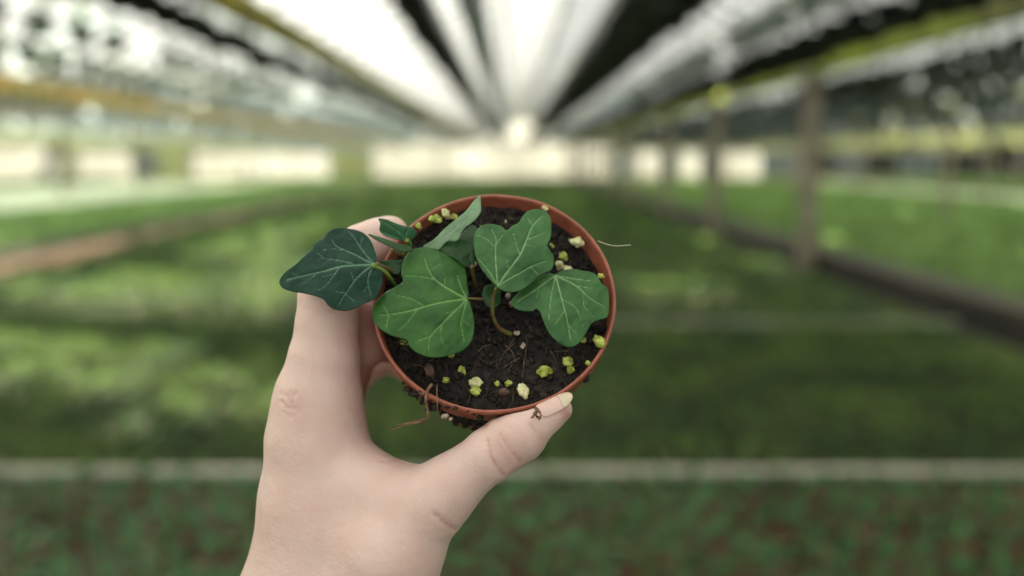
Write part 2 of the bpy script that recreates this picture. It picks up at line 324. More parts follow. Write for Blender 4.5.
# ================================================================== LEAVES
def leaf(name, out, veins, lift, m, g=(0,0), curv=0., step=.95, cup=.0, secw=1., bend=None, abs_w=None):
    """out: outline (px,py); veins: list of (polyline, width px). lift metres above rim plane at the leaf's middle, g: slope of lift per px."""
    bp = closed_path(out, 7); cx, cy = bp.mean(0); L = np.linalg.norm(bp.max(0)-bp.min(0))/2
    # interior grid
    x0, y0 = bp.min(0); x1, y1 = bp.max(0)
    gx, gy = np.meshgrid(np.arange(x0, x1, step), np.arange(y0, y1, step)); P = np.stack([gx.ravel(), gy.ravel()], 1)+rng.uniform(-.15, .15, (gx.size, 2))
    a = bp; b = np.roll(bp, -1, 0); ins = np.zeros(len(P), bool); dmin = np.full(len(P), 1e9)
    for (ax, ay), (bx, by) in zip(a, b):
        c = ((ay > P[:, 1]) != (by > P[:, 1])); xx = (bx-ax)*(P[:, 1]-ay)/((by-ay) if abs(by-ay) > 1e-12 else 1e-12)+ax; ins ^= c & (P[:, 0] < xx)
        d = np.array([bx-ax, by-ay]); l = d @ d+1e-12; t = np.clip(((P-[ax, ay]) @ d)/l, 0, 1); dmin = np.minimum(dmin, np.hypot(P[:, 0]-ax-t*d[0], P[:, 1]-ay-t*d[1]))
    P = P[ins & (dmin > .55)]
    pts = np.vstack([bp, P]); nb = len(bp)
    res = delaunay_2d_cdt([Vector(q) for q in pts], [(i, (i+1) % nb) for i in range(nb)], [], 1, 1e-6)
    V = np.array([tuple(q) for q in res[0]]); Fc = [tuple(f) for f in res[2]]
    vein = np.zeros(len(V)); relief = np.zeros(len(V))
    for pl, wd in veins:
        q = smooth_path(pl, 6) if len(pl) > 2 else np.array(pl, float); s = np.linspace(1, .45, len(q)-1); dd = np.full(len(V), 1e9)
        for i in range(len(q)-1):
            d = q[i+1]-q[i]; l = d @ d+1e-12; t = np.clip(((V-q[i]) @ d)/l, 0, 1); di = np.hypot(*(V-q[i]-t[:, None]*d).T)/s[i]
            dd = np.minimum(dd, di)
        vein = np.maximum(vein, np.exp(-(dd/(wd*.62))**2)*min(1, .45+.3*wd)); relief = np.maximum(relief, np.exp(-(dd/(wd*2.2))**2)*wd)
    dx, dy = (V[:, 0]-cx), (V[:, 1]-cy); rr = np.hypot(dx, dy)/L
    lf = lift+g[0]*dx+g[1]*dy-curv*rr**2+np.array([.0009*nz((x, y, lift*900), .055)+.0003*nz((x, y, 2), .17) for x, y in V])-.00028*relief
    if bend: lf = lf+bend(V[:, 0], V[:, 1])
    w = np.array(ray_plane(V[:, 0], V[:, 1], 0.0))-lf/math.cos(tau)
    # push along the rim-plane normal so the leaf keeps its real shape
    o = put(name, K(V[:, 0], V[:, 1], w), Fc, m)
    me = o.data; at = me.attributes.new('vein', 'FLOAT', 'POINT'); at.data.foreach_set('value', vein.astype(np.float32))
    md = o.modifiers.new('thickness', 'SOLIDIFY'); md.thickness = .0004; md.offset = 0
    return o
def tr(pts, ox, oy, s): return [(ox+x/s, oy+y/s) for x, y in pts]
# A: dark teal leaf over the index finger
sA = 4.114; tA = lambda p: tr(p, 260, 180, sA)
leaf('leaf', tA([(477,347),(480,318),(470,285),(455,250),(430,222),(400,208),(370,202),(330,198),(300,203),(275,220),(262,240),(240,250),(222,268),(215,285),(190,305),(150,345),(110,375),(88,400),(80,425),(95,445),(130,458),(175,465),(220,475),(260,490),(280,515),(305,532),(350,538),(390,528),(430,508),(470,490),(495,455),(505,415),(500,380),(488,358)]),
  [(tA([(472,350),(400,352),(330,358),(270,375),(210,388),(110,412)]), 1.3),(tA([(472,350),(440,335),(390,308),(350,290),(310,270),(295,245)]), 1.0),(tA([(472,350),(445,320),(410,275),(385,235),(365,212)]), .9),
   (tA([(350,290),(300,285),(250,290)]), .6),(tA([(400,352),(340,335),(270,325),(220,325)]), .7),(tA([(472,350),(430,375),(390,415),(350,470),(325,510)]), 1.0),(tA([(472,352),(448,390),(445,430),(458,480)]), .9),
   (tA([(330,358),(310,385),(275,430),(245,452)]), .7),(tA([(350,468),(388,500)]), .5),(tA([(352,466),(312,460)]), .5),(tA([(240,382),(195,415),(165,430)]), .5),(tA([(160,398),(130,380)]), .4),(tA([(410,275),(420,240)]), .4),(tA([(445,432),(425,460)]), .4),(tA([(385,415),(375,380)]), .35),(tA([(310,385),(255,400)]), .4),(tA([(265,325),(235,300)]), .4)],
  .013, M['leafA'], (-.00002,.00004), .004)
# B: large green leaf
tB = lambda p: tr(p, 360, 230, 4.115)
leaf('leaf', tB([(443,283),(447,262),(441,230),(438,190),(430,150),(400,120),(360,100),(325,87),(290,75),(255,73),(220,82),(190,105),(175,140),(170,180),(176,213),(150,232),(110,255),(75,285),(55,320),(52,355),(65,390),(95,415),(130,435),(165,445),(195,455),(205,480),(235,505),(280,522),(330,524),(380,512),(420,498),(450,470),(467,430),(470,390),(465,350),(457,315),(450,293)]),
  [(tB([(438,285),(400,265),(350,235),(310,205),(285,170),(265,115)]), 1.4),(tB([(438,285),(360,295),(290,310),(220,330),(150,345),(85,350)]), 1.3),(tB([(438,287),(390,335),(340,385),(290,440),(280,500)]), 1.2),(tB([(440,288),(425,340),(415,390),(427,455)]), 1.0),(tB([(436,278),(412,230),(398,188)]), 1.1),
   (tB([(265,315),(215,285),(140,268)]), .7),(tB([(235,328),(200,375),(160,412)]), .7),(tB([(292,438),(235,458)]), .6),(tB([(305,203),(240,192),(188,190)]), .7),(tB([(340,385),(330,430),(347,482)]), .7),(tB([(120,350),(98,312)]), .5),(tB([(120,350),(108,402)]), .5),(tB([(285,170),(330,140)]), .4),(tB([(350,235),(345,180)]), .4),(tB([(420,370),(455,395)]), .4),(tB([(388,335),(350,345)]), .4)],
  .010, M['leafB'], (0,.00003), .005, bend=lambda x, y: -.004*np.clip(((x-372-.62*(y-255))-55)/30, 0, 1.)**2*(y < 300))
# C: leaf right of the middle
tC = lambda p: tr(p, 480, 190, 5.236)
leaf('leaf', tC([(88,508),(60,480),(28,440),(2,405),(-14,370),(-27,325),(-32,275),(-26,230),(-5,200),(25,182),(70,180),(110,190),(140,212),(170,190),(205,170),(225,135),(262,106),(310,103),(350,118),(370,155),(373,215),(368,255),(352,290),(372,325),(388,360),(376,415),(330,440),(290,465),(255,500),(205,528),(150,535),(110,522)]),
  [(tC([(92,500),(85,400),(80,300),(85,260),(60,205)]), 1.1),(tC([(90,495),(50,430),(5,375),(-20,350)]), .9),(tC([(92,500),(150,420),(210,340),(245,260),(275,190),(325,135)]), 1.4),(tC([(210,340),(190,290),(175,225)]), .7),(tC([(245,262),(300,240),(350,215)]), .7),
   (tC([(275,190),(250,150)]), .5),(tC([(95,500),(200,440),(270,400),(350,370)]), 1.0),(tC([(82,292),(120,235)]), .5),(tC([(80,300),(30,255),(-10,240)]), .7),(tC([(150,420),(140,360)]), .35),(tC([(265,403),(300,440)]), .5),(tC([(235,285),(290,300)]), .4)],
  .014, M['leafC'], (0,-.00004), .004)
# D: right leaf
tD = lambda p: tr(p, 260, 180, 2.216)
leaf('leaf', tD([(654,209),(668,202),(690,198),(715,202),(738,206),(750,218),(757,230),(770,242),(773,272),(770,302),(752,310),(735,318),(722,340),(706,362),(686,371),(664,362),(645,345),(631,320),(621,294),(612,286),(603,291),(580,290),(562,282),(557,268),(575,248),(598,228),(625,212),(640,207)]),
  [(tD([(655,212),(665,250),(678,300),(688,355)]), 1.3),(tD([(655,212),(700,235),(730,262),(765,282)]), 1.1),(tD([(655,212),(700,220),(745,225)]), .8),(tD([(655,212),(630,230),(600,252),(568,272)]), 1.1),(tD([(655,212),(645,262),(640,310)]), .8),
   (tD([(668,262),(700,285),(715,325)]), .6),(tD([(675,290),(655,318)]), .5),(tD([(715,250),(718,280),(740,305)]), .6),(tD([(620,237),(612,262)]), .5),(tD([(700,235),(735,240)]), .4),(tD([(682,320),(700,340)]), .4)],
  .007, M['leafC'], (0,-.00003), .005)
# E: pale leaf standing on edge, underside towards us
tE = lambda p: tr(p, 360, 180, 5.757)
leaf('leaf', tE([(690,92),(695,140),(696,180),(670,222),(640,250),(610,270),(588,298),(570,335),(553,352),(510,350),(482,372),(450,405),(405,398),(363,385),(430,340),(500,270),(560,222),(610,180),(650,130)]),
  [(tE([(400,392),(480,330),(560,270),(620,215),(685,110)]), .6)], .011, M['leafE'], (.00016,-.00016), .002).data
# F: dark folded leaf behind
leaf('leaf', tE([(463,402),(485,362),(535,350),(568,335),(620,278),(655,263),(676,290),(668,340),(662,400),(664,470),(648,505),(600,495),(560,462),(500,432)]),
  [(tE([(640,490),(625,400),(600,330),(640,280)]), .6),(tE([(625,420),(570,390),(500,400)]), .5)], .0055, M['leafF'], (0,0), .003)
# G: small folded leaf at the left rim
leaf('leaf', tE([(108,222),(150,226),(200,246),(250,264),(292,270),(327,296),(318,322),(288,346),(268,348),(240,350),(190,336),(140,320),(114,290),(118,250)]),
  [(tE([(268,345),(230,305),(170,260),(120,232)]), .7),(tE([(268,345),(270,300),(285,278)]), .8),(tE([(262,335),(210,330)]), .4)], .012, attr_leaf('ivy_leaf_young', (.03,.11,.05),(.05,.15,.07),(.2,.38,.2)), (0,0), .002,
  bend=lambda x, y: -.0025*np.clip((y-(222+.36*(x-380)))/8, -1, 1.2))
# H: leaf seen along its edge; I: shaded leaf under it; J: small one under C
leaf('leaf', tE([(48,312),(100,325),(160,345),(225,368),(275,375),(303,395),(290,412),(240,412),(190,392),(140,368),(90,342)]), [(tE([(60,318),(160,355),(280,395)]), .6)], .011, M['leafF'], (0,0), .0)
leaf('leaf', tE([(112,476),(150,462),(200,462),(245,462),(262,490),(240,525),(200,545),(160,520)]), [(tE([(120,480),(190,495),(245,500)]), .5)], .004, M['leafF'], (0,0), .001)
leaf('leaf', [(485,287),(493,285),(500,290),(500,302),(494,308),(486,305),(482,296)], [([(498,288),(490,298),(487,304)], .5)], .001, M['leafF'], (0,0), .001)
# stems
def stem(pts, r, m, n=8):
    thread('stem', [(a, b, rw(a, b, l)) for a, b, l in pts], r, m, ivy, n)
stem([(517,339,-.011),(510,334,-.008),(499,328,-.004),(493,315,.002),(493,300,.007),(496,288,.0125)], .0011, M['stem'])
stem([(492,303,-.010),(486,300,-.002),(478,299,.005),(467,298.5,.0085)], .0008, M['stem'])
stem([(372,265,.0125),(385,272,.008),(395,284,.001),(404,298,-.010)], .0010, M['stem_g'])
stem([(376,264,.012),(386,268,.007),(400,275,0),(412,282,-.009)], .0008, M['stem'])
stem([(407,240,.0105),(410,246,.006),(404,256,.002),(418,270,-.010)], .0010, M['stem_g'])
stem([(392,249,.006),(400,254,.003),(407,259,-.002),(415,268,-.010)], .0010, M['stem'])
stem([(555,276,.0065),(556,283,.002),(556,292,-.004),(554,300,-.011)], .0008, M['stem'])
stem([(472,266,.004),(474,280,-.003),(478,292,-.011)], .0009, M['stem'])

# ================================================================== HAND by signed distance field
def potsdf(P):
    q = P-PC; t = -(q @ A); x = q @ E1; y = q @ E2; r = np.sqrt(x*x+y*y)
    rad = np.where(t < .0125, R0, .0438-(t-.014)*.190)
    return np.maximum(np.maximum(r-rad, -t), t-HP)
h = .00080
lo = np.array([-.118, -.215, .300]); hi = np.array([.040, .040, .475]); 
dims = ((hi-lo)/h).astype(int)+1
gx, gy, gz = [(lo[i]+h*np.arange(dims[i])).astype(np.float32) for i in range(3)]
Sd = np.full(dims, .05, np.float32)
def seg_add(S, a, b, ra, rb, k):   # smooth union with a tapered capsule, only inside its neighbourhood
    m = max(ra, rb)+.022; mn = np.minimum(a, b)-m; mx = np.maximum(a, b)+m
    sl = []
    for i in range(3):
        i0 = max(0, int((mn[i]-lo[i])/h)); i1 = min(dims[i], int((mx[i]-lo[i])/h)+2); sl.append(slice(i0, i1))
    X = gx[sl[0]][:, None, None]; Y = gy[sl[1]][None, :, None]; Z = gz[sl[2]][None, None, :]
    d = b-a; l = d @ d
    t = np.clip(((X-a[0])*d[0]+(Y-a[1])*d[1]+(Z-a[2])*d[2])/l, 0, 1)
    D = np.sqrt((X-a[0]-t*d[0])**2+(Y-a[1]-t*d[1])**2+(Z-a[2]-t*d[2])**2)-(ra+(rb-ra)*t)
    o = S[tuple(sl)]; hh = np.clip(.5+.5*(o-D)/k, 0, 1)
    S[tuple(sl)] = (o*(1-hh)+D*hh-k*hh*(1-hh)).astype(np.float32)
def chain(S, pts, k=.004):
    q = [(K(p[0], p[1], p[2]), p[3]*p[2]/F) for p in pts]
    for (a, ra), (b, rb) in zip(q[:-1], q[1:]): seg_add(S, a, b, ra, rb, k)
# the mass of the hand
chain(Sd, [(338,860,.400,86),(334,720,.392,86),(326,620,.384,92),(320,500,.378,58),(317,440,.376,48),(318,400,.375,42.5)], .006)
chain(Sd, [(352,860,.400,80),(360,700,.380,72),(373,610,.366,62),(392,552,.358,49),(438,498,.352,30),(452,484,.351,29)], .006)
chain(Sd, [(320,458,.376,38),(364,488,.368,37),(400,500,.360,34),(432,502,.354,30)], .006)
chain(Sd, [(322,520,.376,48),(385,545,.364,46)], .008)
for w, dx, dy in ((.402,0,18),(.424,4,34),(.444,10,56)):
    chain(Sd, [(345,700,w-.012,60),(330+dx,500+dy*.4,w,40),(324+dx,415+dy,w,34)], .006)
# thumb
Th = np.full(dims, .05, np.float32)
chain(Th, [(445,490,.3515,30),(470,470,.350,26.5),(490,455,.348,27),(507,443,.3475,26.5),(522,434,.3475,26),(536,424,.3475,18.2),(549,416,.348,15),(560,409.5,.348,12.5)], .002)
def smin(a, b, k):
    hh = np.clip(.5+.5*(a-b)/k, 0, 1); return a*(1-hh)+b*hh-k*hh*(1-hh)
Sd = smin(Sd, Th, .004); del Th
# index finger round the left side of the rim
Ix = np.full(dims, .05, np.float32)
chain(Ix, [(318,404,.375,42),(324,360,.3735,34.5),(327,325,.3735,30),(329,296,.376,29),(343,270,.3815,27),(362,250,.385,24.5),(380,240,.387,21.5),(391,233,.388,17)], .003)
Sd = smin(Sd, Ix, .005); del Ix
for pts in ([(322,425,.405,40),(343,362,.402,27),(361,320,.393,18),(376,302,.404,18),(400,300,.425,17),(424,310,.440,16)],
            [(322,432,.420,36),(338,378,.410,26),(366,347,.393,17),(390,343,.408,18),(408,345,.430,17),(430,352,.444,16)],
            [(330,460,.446,30),(336,408,.446,22),(356,372,.444,18),(388,354,.450,17),(415,370,.452,16)]):
    Fg = np.full(dims, .05, np.float32); chain(Fg, pts, .003); Sd = smin(Sd, Fg, .003)
# carve: the pot presses into the flesh
G = np.stack(np.meshgrid(gx, gy, gz, indexing='ij'), -1).astype(np.float32)
pt = potsdf(G); Sd = np.maximum(Sd, -(pt-.0003)); del pt
# creases: thin grooves at the thumb joint, its base and the knuckle
def on_surface(px, py):
    ws = np.arange(.318, .46, .0004); p = K(px, py, ws); ii = ((p-lo)/h).round().astype(int)
    ok = ((ii >= 0) & (ii < dims)).all(1); v_ = np.full(len(ws), 1.); v_[ok] = Sd0[tuple(ii[ok].T)]; hit = np.argmax(v_ < 0)
    return p[hit] if v_[hit] < 0 else None
groove_pts = []
def groove(pts, depth, wd):
    q = smooth_path([(p[0], p[1]) for p in pts], 5); q = [on_surface(a, b) for a, b in q]; q = np.array([a for a in q if a is not None])
    depth *= .62; wd *= .7
    groove_pts.append((q, depth))
    mn = q.min(0)-.005; mx = q.max(0)+.005; sl = tuple(slice(max(0, int((mn[i]-lo[i])/h)), min(dims[i], int((mx[i]-lo[i])/h)+2)) for i in range(3))
    Pp = G[sl]; dd = np.full(Pp.shape[:3], 1e9, np.float32)
    for a, b in zip(q[:-1], q[1:]):
        d = b-a; t = np.clip(((Pp-a) @ d)/(d @ d+1e-12), 0, 1); dd = np.minimum(dd, np.linalg.norm(Pp-a-t[..., None]*d, axis=-1))
    Sd[sl] += (depth*(np.exp(-(dd/wd)**2)-.12*np.exp(-((dd-2.4*wd)/wd)**2))).astype(np.float32)
GRV = [([(501,434,.338),(507,445,.337),(513,453,.338),(520,462,.341)], .0013, .0009), ([(488,440,.339),(491,454,.338),(497,466,.339),(504,475,.343)], .0014, .0009),
       ([(495,437,.338),(500,450,.337),(508,463,.339)], .0004, .0008), ([(530,424,.340),(536,431,.341),(541,438,.344)], .0007, .0010), ([(455,529,.346),(449,526,.342),(441,520,.341),(435,514,.34)], .0014, .0012),
       ([(406,463,.354),(394,460,.355),(382,461,.354)], .0011, .0012), ([(281,393,.356),(290,397,.353),(296,392,.352)], .0009, .0010), ([(282,401,.356),(287,407,.353),(296,408,.352)], .0011, .0011), ([(284,411,.356),(292,416,.353),(298,411,.352)], .0009, .0010), ([(288,401,.354),(293,402,.353)], .0010,.0009),
       ([(290,392,.354),(292,400,.353),(291,410,.353),(295,420,.353)], .0006, .0012),
       ([(505,425,.340),(517,431,.338),(526,438,.338)], .0004, .0009)]
Sd0 = Sd.copy()
for g in GRV: groove(*g)
Sd = np.maximum(Sd, (-.208-G[..., 1]).astype(np.float32))
def nets(S):
    ins = S < 0; nx, ny, nz_ = S.shape
    c = np.zeros((nx-1, ny-1, nz_-1), np.int8)
    for i in (0, 1):
        for j in (0, 1):
            for k in (0, 1): c += ins[i:nx-1+i, j:ny-1+j, k:nz_-1+k]
    cells = np.argwhere((c > 0) & (c < 8)); idx = -np.ones(c.shape, np.int64); idx[tuple(cells.T)] = np.arange(len(cells))
    acc = np.zeros((len(cells), 3)); cnt = np.zeros(len(cells)); cs = [(i, j, k) for i in (0, 1) for j in (0, 1) for k in (0, 1)]
    for a in cs:
        for ax in range(3):
            if a[ax]: continue
            b = list(a); b[ax] = 1
            va = S[tuple((cells+a).T)]; vb = S[tuple((cells+b).T)]; m_ = (va < 0) != (vb < 0); t = np.where(m_, va/(va-vb+1e-20), 0)
            p = np.array(a)+np.zeros((len(cells), 3)); p[:, ax] += t; acc[m_] += p[m_]; cnt[m_] += 1
    V = lo+(cells+acc/cnt[:, None])*h; Fc = []
    for ax in range(3):
        u, v = (ax+1) % 3, (ax+2) % 3
        s0 = [slice(None)]*3; s1 = [slice(None)]*3; s0[ax] = slice(0, -1); s1[ax] = slice(1, None)
        for s in (s0, s1): s[u] = slice(1, -1); s[v] = slice(1, -1)
        A0, A1 = ins[tuple(s0)], ins[tuple(s1)]
        for cond, fl in ((A0 & ~A1, False), (~A0 & A1, True)):
            e = np.argwhere(cond); off = np.zeros(3, int); off[u] = 1; off[v] = 1; e = e+off
            q = []
            for du, dv in ((-1, -1), (0, -1), (0, 0), (-1, 0)):
                o = e.copy(); o[:, u] += du; o[:, v] += dv; q.append(idx[tuple(o.T)])
            q = np.stack(q, 1); Fc.append(q[:, ::-1] if fl else q)
    return V, np.concatenate(Fc)
V, Fc = nets(Sd)
hand_loc = W(K(330, 600, .385)[None])[0]
def lin(p): return W(p)-hand_loc
flush_shade = np.zeros(len(V))  # skin redness, plus shade painted on the fingers behind the pot
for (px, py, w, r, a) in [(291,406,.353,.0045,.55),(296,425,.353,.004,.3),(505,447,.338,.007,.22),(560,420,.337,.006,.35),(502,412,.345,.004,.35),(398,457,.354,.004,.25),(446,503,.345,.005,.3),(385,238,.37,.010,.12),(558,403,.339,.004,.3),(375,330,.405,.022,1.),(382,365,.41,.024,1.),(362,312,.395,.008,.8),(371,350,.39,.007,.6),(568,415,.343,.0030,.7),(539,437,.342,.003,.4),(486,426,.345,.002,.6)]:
    d = np.linalg.norm(V-K(px, py, w), axis=1); flush_shade = np.maximum(flush_shade, a*np.exp(-(d/r)**2))
for q, dp in groove_pts:  # crease redness with occlusion shade painted in
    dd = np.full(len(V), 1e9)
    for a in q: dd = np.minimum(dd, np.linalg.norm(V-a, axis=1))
    flush_shade = np.maximum(flush_shade, min(.6, 700*dp)*np.exp(-(dd/.0007)**2))
# W flips handedness of the frame, so wind faces for outward normals
vw = lin(V); me = bpy.data.meshes.new('hand'); me.from_pydata(vw.tolist(), [], Fc.tolist()); me.update()
import bmesh
bm = bmesh.new(); bm.from_mesh(me); bmesh.ops.recalc_face_normals(bm, faces=bm.faces)
bmesh.ops.smooth_vert(bm, verts=bm.verts, factor=.5, use_axis_x=True, use_axis_y=True, use_axis_z=True)
bm.to_mesh(me); bm.free(); me.materials.append(M['skin']); me.polygons.foreach_set('use_smooth', [True]*len(me.polygons))
at = me.attributes.new('flush_shade', 'FLOAT', 'POINT'); at.data.foreach_set('value', flush_shade.astype(np.float32))
hand = bpy.data.objects.new('hand', me); C.objects.link(hand); hand.location = hand_loc
tag(hand, 'bare left hand of a person gripping the ivy pot, thumb pressed below its rim', 'hand')
# thumbnail: a curved plate with a pale free edge
ax0 = K(540,420,.3478); ax1 = K(561,408.5,.3480); dx = ax1-ax0; Ln = np.linalg.norm(dx); dx /= Ln
nn = np.array([.16, .72, -.60]); nn -= (nn @ dx)*dx; nn /= np.linalg.norm(nn); bb = np.cross(dx, nn)
def nail_patch(s0, s1, m, ns=14, na=16, name='thumbnail', lift=.0):
    v = []; f = []
    for i in range(ns+1):
        s = s0+(s1-s0)*i/ns
        half = math.radians(43)*(math.sqrt(max(.02, 1-((s-.72)/.46)**2)) if s > .72 else (.55+.45*math.sqrt(max(0, 1-((.4-s)/.3)**2)) if s < .4 else 1))
        rr = .0067-.0017*s-.0012*max(0, s-.85)+lift
        for k in range(na+1):
            a = -half+2*half*k/na; c = ax0+dx*(s*.0125)
            v.append(c+rr*(math.cos(a)*nn+math.sin(a)*bb*.92))
    for i in range(ns):
        for k in range(na): q = i*(na+1)+k; f.append((q, q+1, q+na+2, q+na+1))
    o = mesh(name, lin(np.array(v)), f, m, hand); md = o.modifiers.new('t', 'SOLIDIFY'); md.thickness = .0004; md.offset = 0; return o
nail = nail_patch(.10, .78, M['nail'])
tip = nail_patch(.78, 1.17, M['nailtip'], 10, 16, 'nail_edge', .00005); tip.parent = nail
# bit of soil stuck on the thumb
mb = MB()
for i, (px, py, s) in enumerate([(537,410,3.2),(535,414,2.6),(538,417,2),(533,417,1.6),(540,412,1.5)]): blob(K(px, py, .3385), s*.34/F, mb, 0, i+5, (1.2,.7,.7), 2, .6)
for pts in ([(537,408,.3385),(534,414,.337),(531,418,.3375)],[(538,410,.3385),(541,416,.337),(539,420,.3375)]): mb.tube(smooth_path([K(*q) for q in pts], 4), .0003, 5)
mesh('soil_speck', lin(np.concatenate(mb.v)), mb.f, M['root'], hand)

# ================================================================== GREENHOUSE
YN, YF = -6.0, 60.0
GX = [-9.6-4.15*3, -9.6-4.15*2, -9.6-4.15, -9.7, -5.6, -1.49, 2.72, 6.85, 11.0, 15.1, 19.2, 23.3]
GZ = .83
zr = lambda z: CAMZ+z*H     # height given in eye-heights above the lens
def struct(o): o['kind'] = 'structure'; return o
g = MB(); g.box(-34, 34, YN, 140, -.1, 0); struct(g.build('floor', M['ground'], smooth=False))
# roof bays; added clear panes throw sun patches on the beds
SUN = np.array([-.50, .50, .70]); SUN /= np.linalg.norm(SUN); RR0 = random.Random(11)
def pane_hit(p):
    for i in range(len(GX)-1):
        x0, x1 = GX[i]*H, GX[i+1]*H; xm = (x0+x1)/2; zg = zr(GZ)+.05; zt = zg+1.35
        for side, (a, za, b, zb) in enumerate(((x0, zg, xm, zt), (xm, zt, x1, zg))):
            m_ = (zb-za)/(b-a); t = (za+m_*(p[0]-a)-p[2])/(SUN[2]-m_*SUN[0]); x = p[0]+t*SUN[0]; y = p[1]+t*SUN[1]
            if a <= x <= b: return (i, side, min(2, int(3*(x-a)/(b-a))), int((y-YN)/.75))
CLEAR = set(); KEEP = set()
def ground_at(px, py):
    d = W(K(px, py, 1.0))-T0; return T0-d*((CAMZ-.1)/d[2])
for (ax_, ay_), (bx_, by_) in [((0,336),(100,348)),((0,346),(90,352)),((105,360),(262,402)),((125,368),(240,404)),((0,292),(60,284)),((110,292),(215,276)),((180,300),(300,262)),((230,255),(345,222)),((20,262),(120,245))]:
    for t in np.linspace(0, 1, 9): CLEAR.add(pane_hit(ground_at(ax_+(bx_-ax_)*t, ay_+(by_-ay_)*t)))
for px in range(240, 640, 20):
    for py in range(190, 580, 20): KEEP.add(pane_hit(W(K(px, py, .36)[None])[0]))
CLEAR -= KEEP; KEEP |= {pane_hit(ground_at(px, py)) for px in range(560, 1030, 8) for py in range(300, 580, 6)}; CLEAR -= {pane_hit(ground_at(px, py)) for px in range(650, 1030, 8) for py in range(340, 580, 6)}
for i in range(len(GX)-1):
    x0, x1 = GX[i]*H, GX[i+1]*H; xm = (x0+x1)/2; zg = zr(GZ)+.05; zt = zg+1.35
    r = MB()
    for side, (a, za, b, zb) in enumerate(((x0, zg, xm, zt), (xm, zt, x1, zg))):
        for sg in range(3):
            s0, s1 = sg/3, (sg+1)/3; xa, xb, z0, z1 = a+(b-a)*s0, a+(b-a)*s1, za+(zb-za)*s0, za+(zb-za)*s1
            for q in range(int(round((YF-YN)/.75))):
                ya = YN+q*.75; yb = ya+.75; mi = 0
                if ((i, side, sg, q) in CLEAR) or (RR0.random() < .035 and (i, side, sg, q) not in KEEP and not (-6 < ya < 9 and i in (4,5,6))): mi = 1
                r.add([(xa,ya,z0),(xb,ya,z1),(xb,yb,z1),(xa,yb,z0)], [(0,1,2,3)], mi)
    c = struct(r.build('ceiling', [M['roofL'] if i < 4 else M['roofM'] if i == 4 or i > 5 else M['roof'], M['clear']], smooth=False))
    b = MB(); y = YN
    while y < YF:
        for (a, za, bx, zb) in ((x0, zg, xm, zt), (xm, zt, x1, zg)):
            w_ = .055; b.add([(a,y,za-.05),(bx,y,zb-.05),(bx,y+w_,zb-.05),(a,y+w_,za-.05),(a,y,za-.01),(bx,y,zb-.01),(bx,y+w_,zb-.01),(a,y+w_,za-.01)], [(0,3,2,1),(4,5,6,7),(0,1,5,4),(1,2,6,5),(2,3,7,6),(3,0,4,7)])
        y += .75
    for s in (.33, .66):
        for (a, za, bx, zb) in ((x0, zg, xm, zt), (xm, zt, x1, zg)):
            xx = a+(bx-a)*s; zz = za+(zb-za)*s; b.box(xx-.03, xx+.03, YN, YF, zz-.10, zz-.05)
    b.box(xm-.04, xm+.04, YN, YF, zt-.12, zt-.02)
    b.build('glazing_bar', M['bar'], c, smooth=False)
# gutters
def gutter(i, x, m, w_=.075, h_=.10):
    g = MB(); z = zr(GZ)
    g.add([(x-w_,YN,z+h_/2),(x-w_*.92,YN,z-h_/2),(x+w_*.92,YN,z-h_/2),(x+w_,YN,z+h_/2),(x-w_,YF,z+h_/2),(x-w_*.92,YF,z-h_/2),(x+w_*.92,YF,z-h_/2),(x+w_,YF,z+h_/2)],
          [(0,1,5,4),(1,2,6,5),(2,3,7,6),(3,0,4,7),(0,3,2,1),(4,5,6,7)])
    struct(g.build('trim_%d' % i, m, smooth=False))
for i, x in enumerate(GX):
    m = M['gutR'] if i == 6 else M['gutL'] if i == 5 else M['gutO'] if i in (3, 4) else M['gutF']
    gutter(i+1, x*H, m, .20 if i == 4 else .13 if i < 4 or i > 6 else .085, .30 if i == 4 else .15 if i == 5 else .19)
# support posts
def post(x, y, label, group=None, r=.085, z1=None):
    z1 = z1 or zr(GZ)-.06
    e = empty('support_post', (x, y, 0), label, 'post', group)
    b = MB(); b.box(-r, r, -r, r, 0, z1); o = b.build('shaft', M['post'], e, smooth=False); md = o.modifiers.new('b', 'BEVEL'); md.width = .008
    b = MB(); b.box(-r*1.6, r*1.6, -r*1.6, r*1.6, 0, .06); b.build('foot', M['conc'], e, smooth=False)
    b = MB(); b.box(-r*1.5, r*1.5, -.12, .12, z1-.06, z1); b.build('bracket', M['steel'], e, smooth=False)
PX = 2.72*H
names = ['nearest and tallest-looking weathered post on the right, standing against the dark kerb', 'second weathered post from the right along the dark kerb', 'third weathered post from the right along the dark kerb', 'fourth weathered post from the right along the dark kerb']
for k in range(10):
    y = (8.75+4.05*k)*H
    post(PX, y, names[k] if k < 4 else 'distant weathered post far down the right-hand row near the vanishing point', None if k < 4 else 'distant posts of the right-hand row')
for k in range(6):
    post(GX[2]*H, (29.3+5.9*k)*H, 'small dark post of the distant row at the far left', 'distant posts at the far left', .11)
for gi, y0, sp in ((7, 15.0, 8.1), (8, 22., 8.)):
    for k in range(4): post(GX[gi]*H, (y0+sp*k)*H, 'thin post beyond the kerb under the roof of the right-hand bays', 'posts beyond the kerb', .055)
# kerb beneath the posts
k = empty('kerb', (PX+.28, 20, 0), 'long low dark timber kerb with brown top running under the right-hand posts', 'kerb')
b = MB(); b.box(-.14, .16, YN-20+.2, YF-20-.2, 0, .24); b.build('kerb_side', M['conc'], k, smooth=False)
b = MB(); b.box(-.17, .19, YN-20+.2, YF-20-.2, .24, .285); b.build('kerb_cap', M['kerbtop'], k, smooth=False)
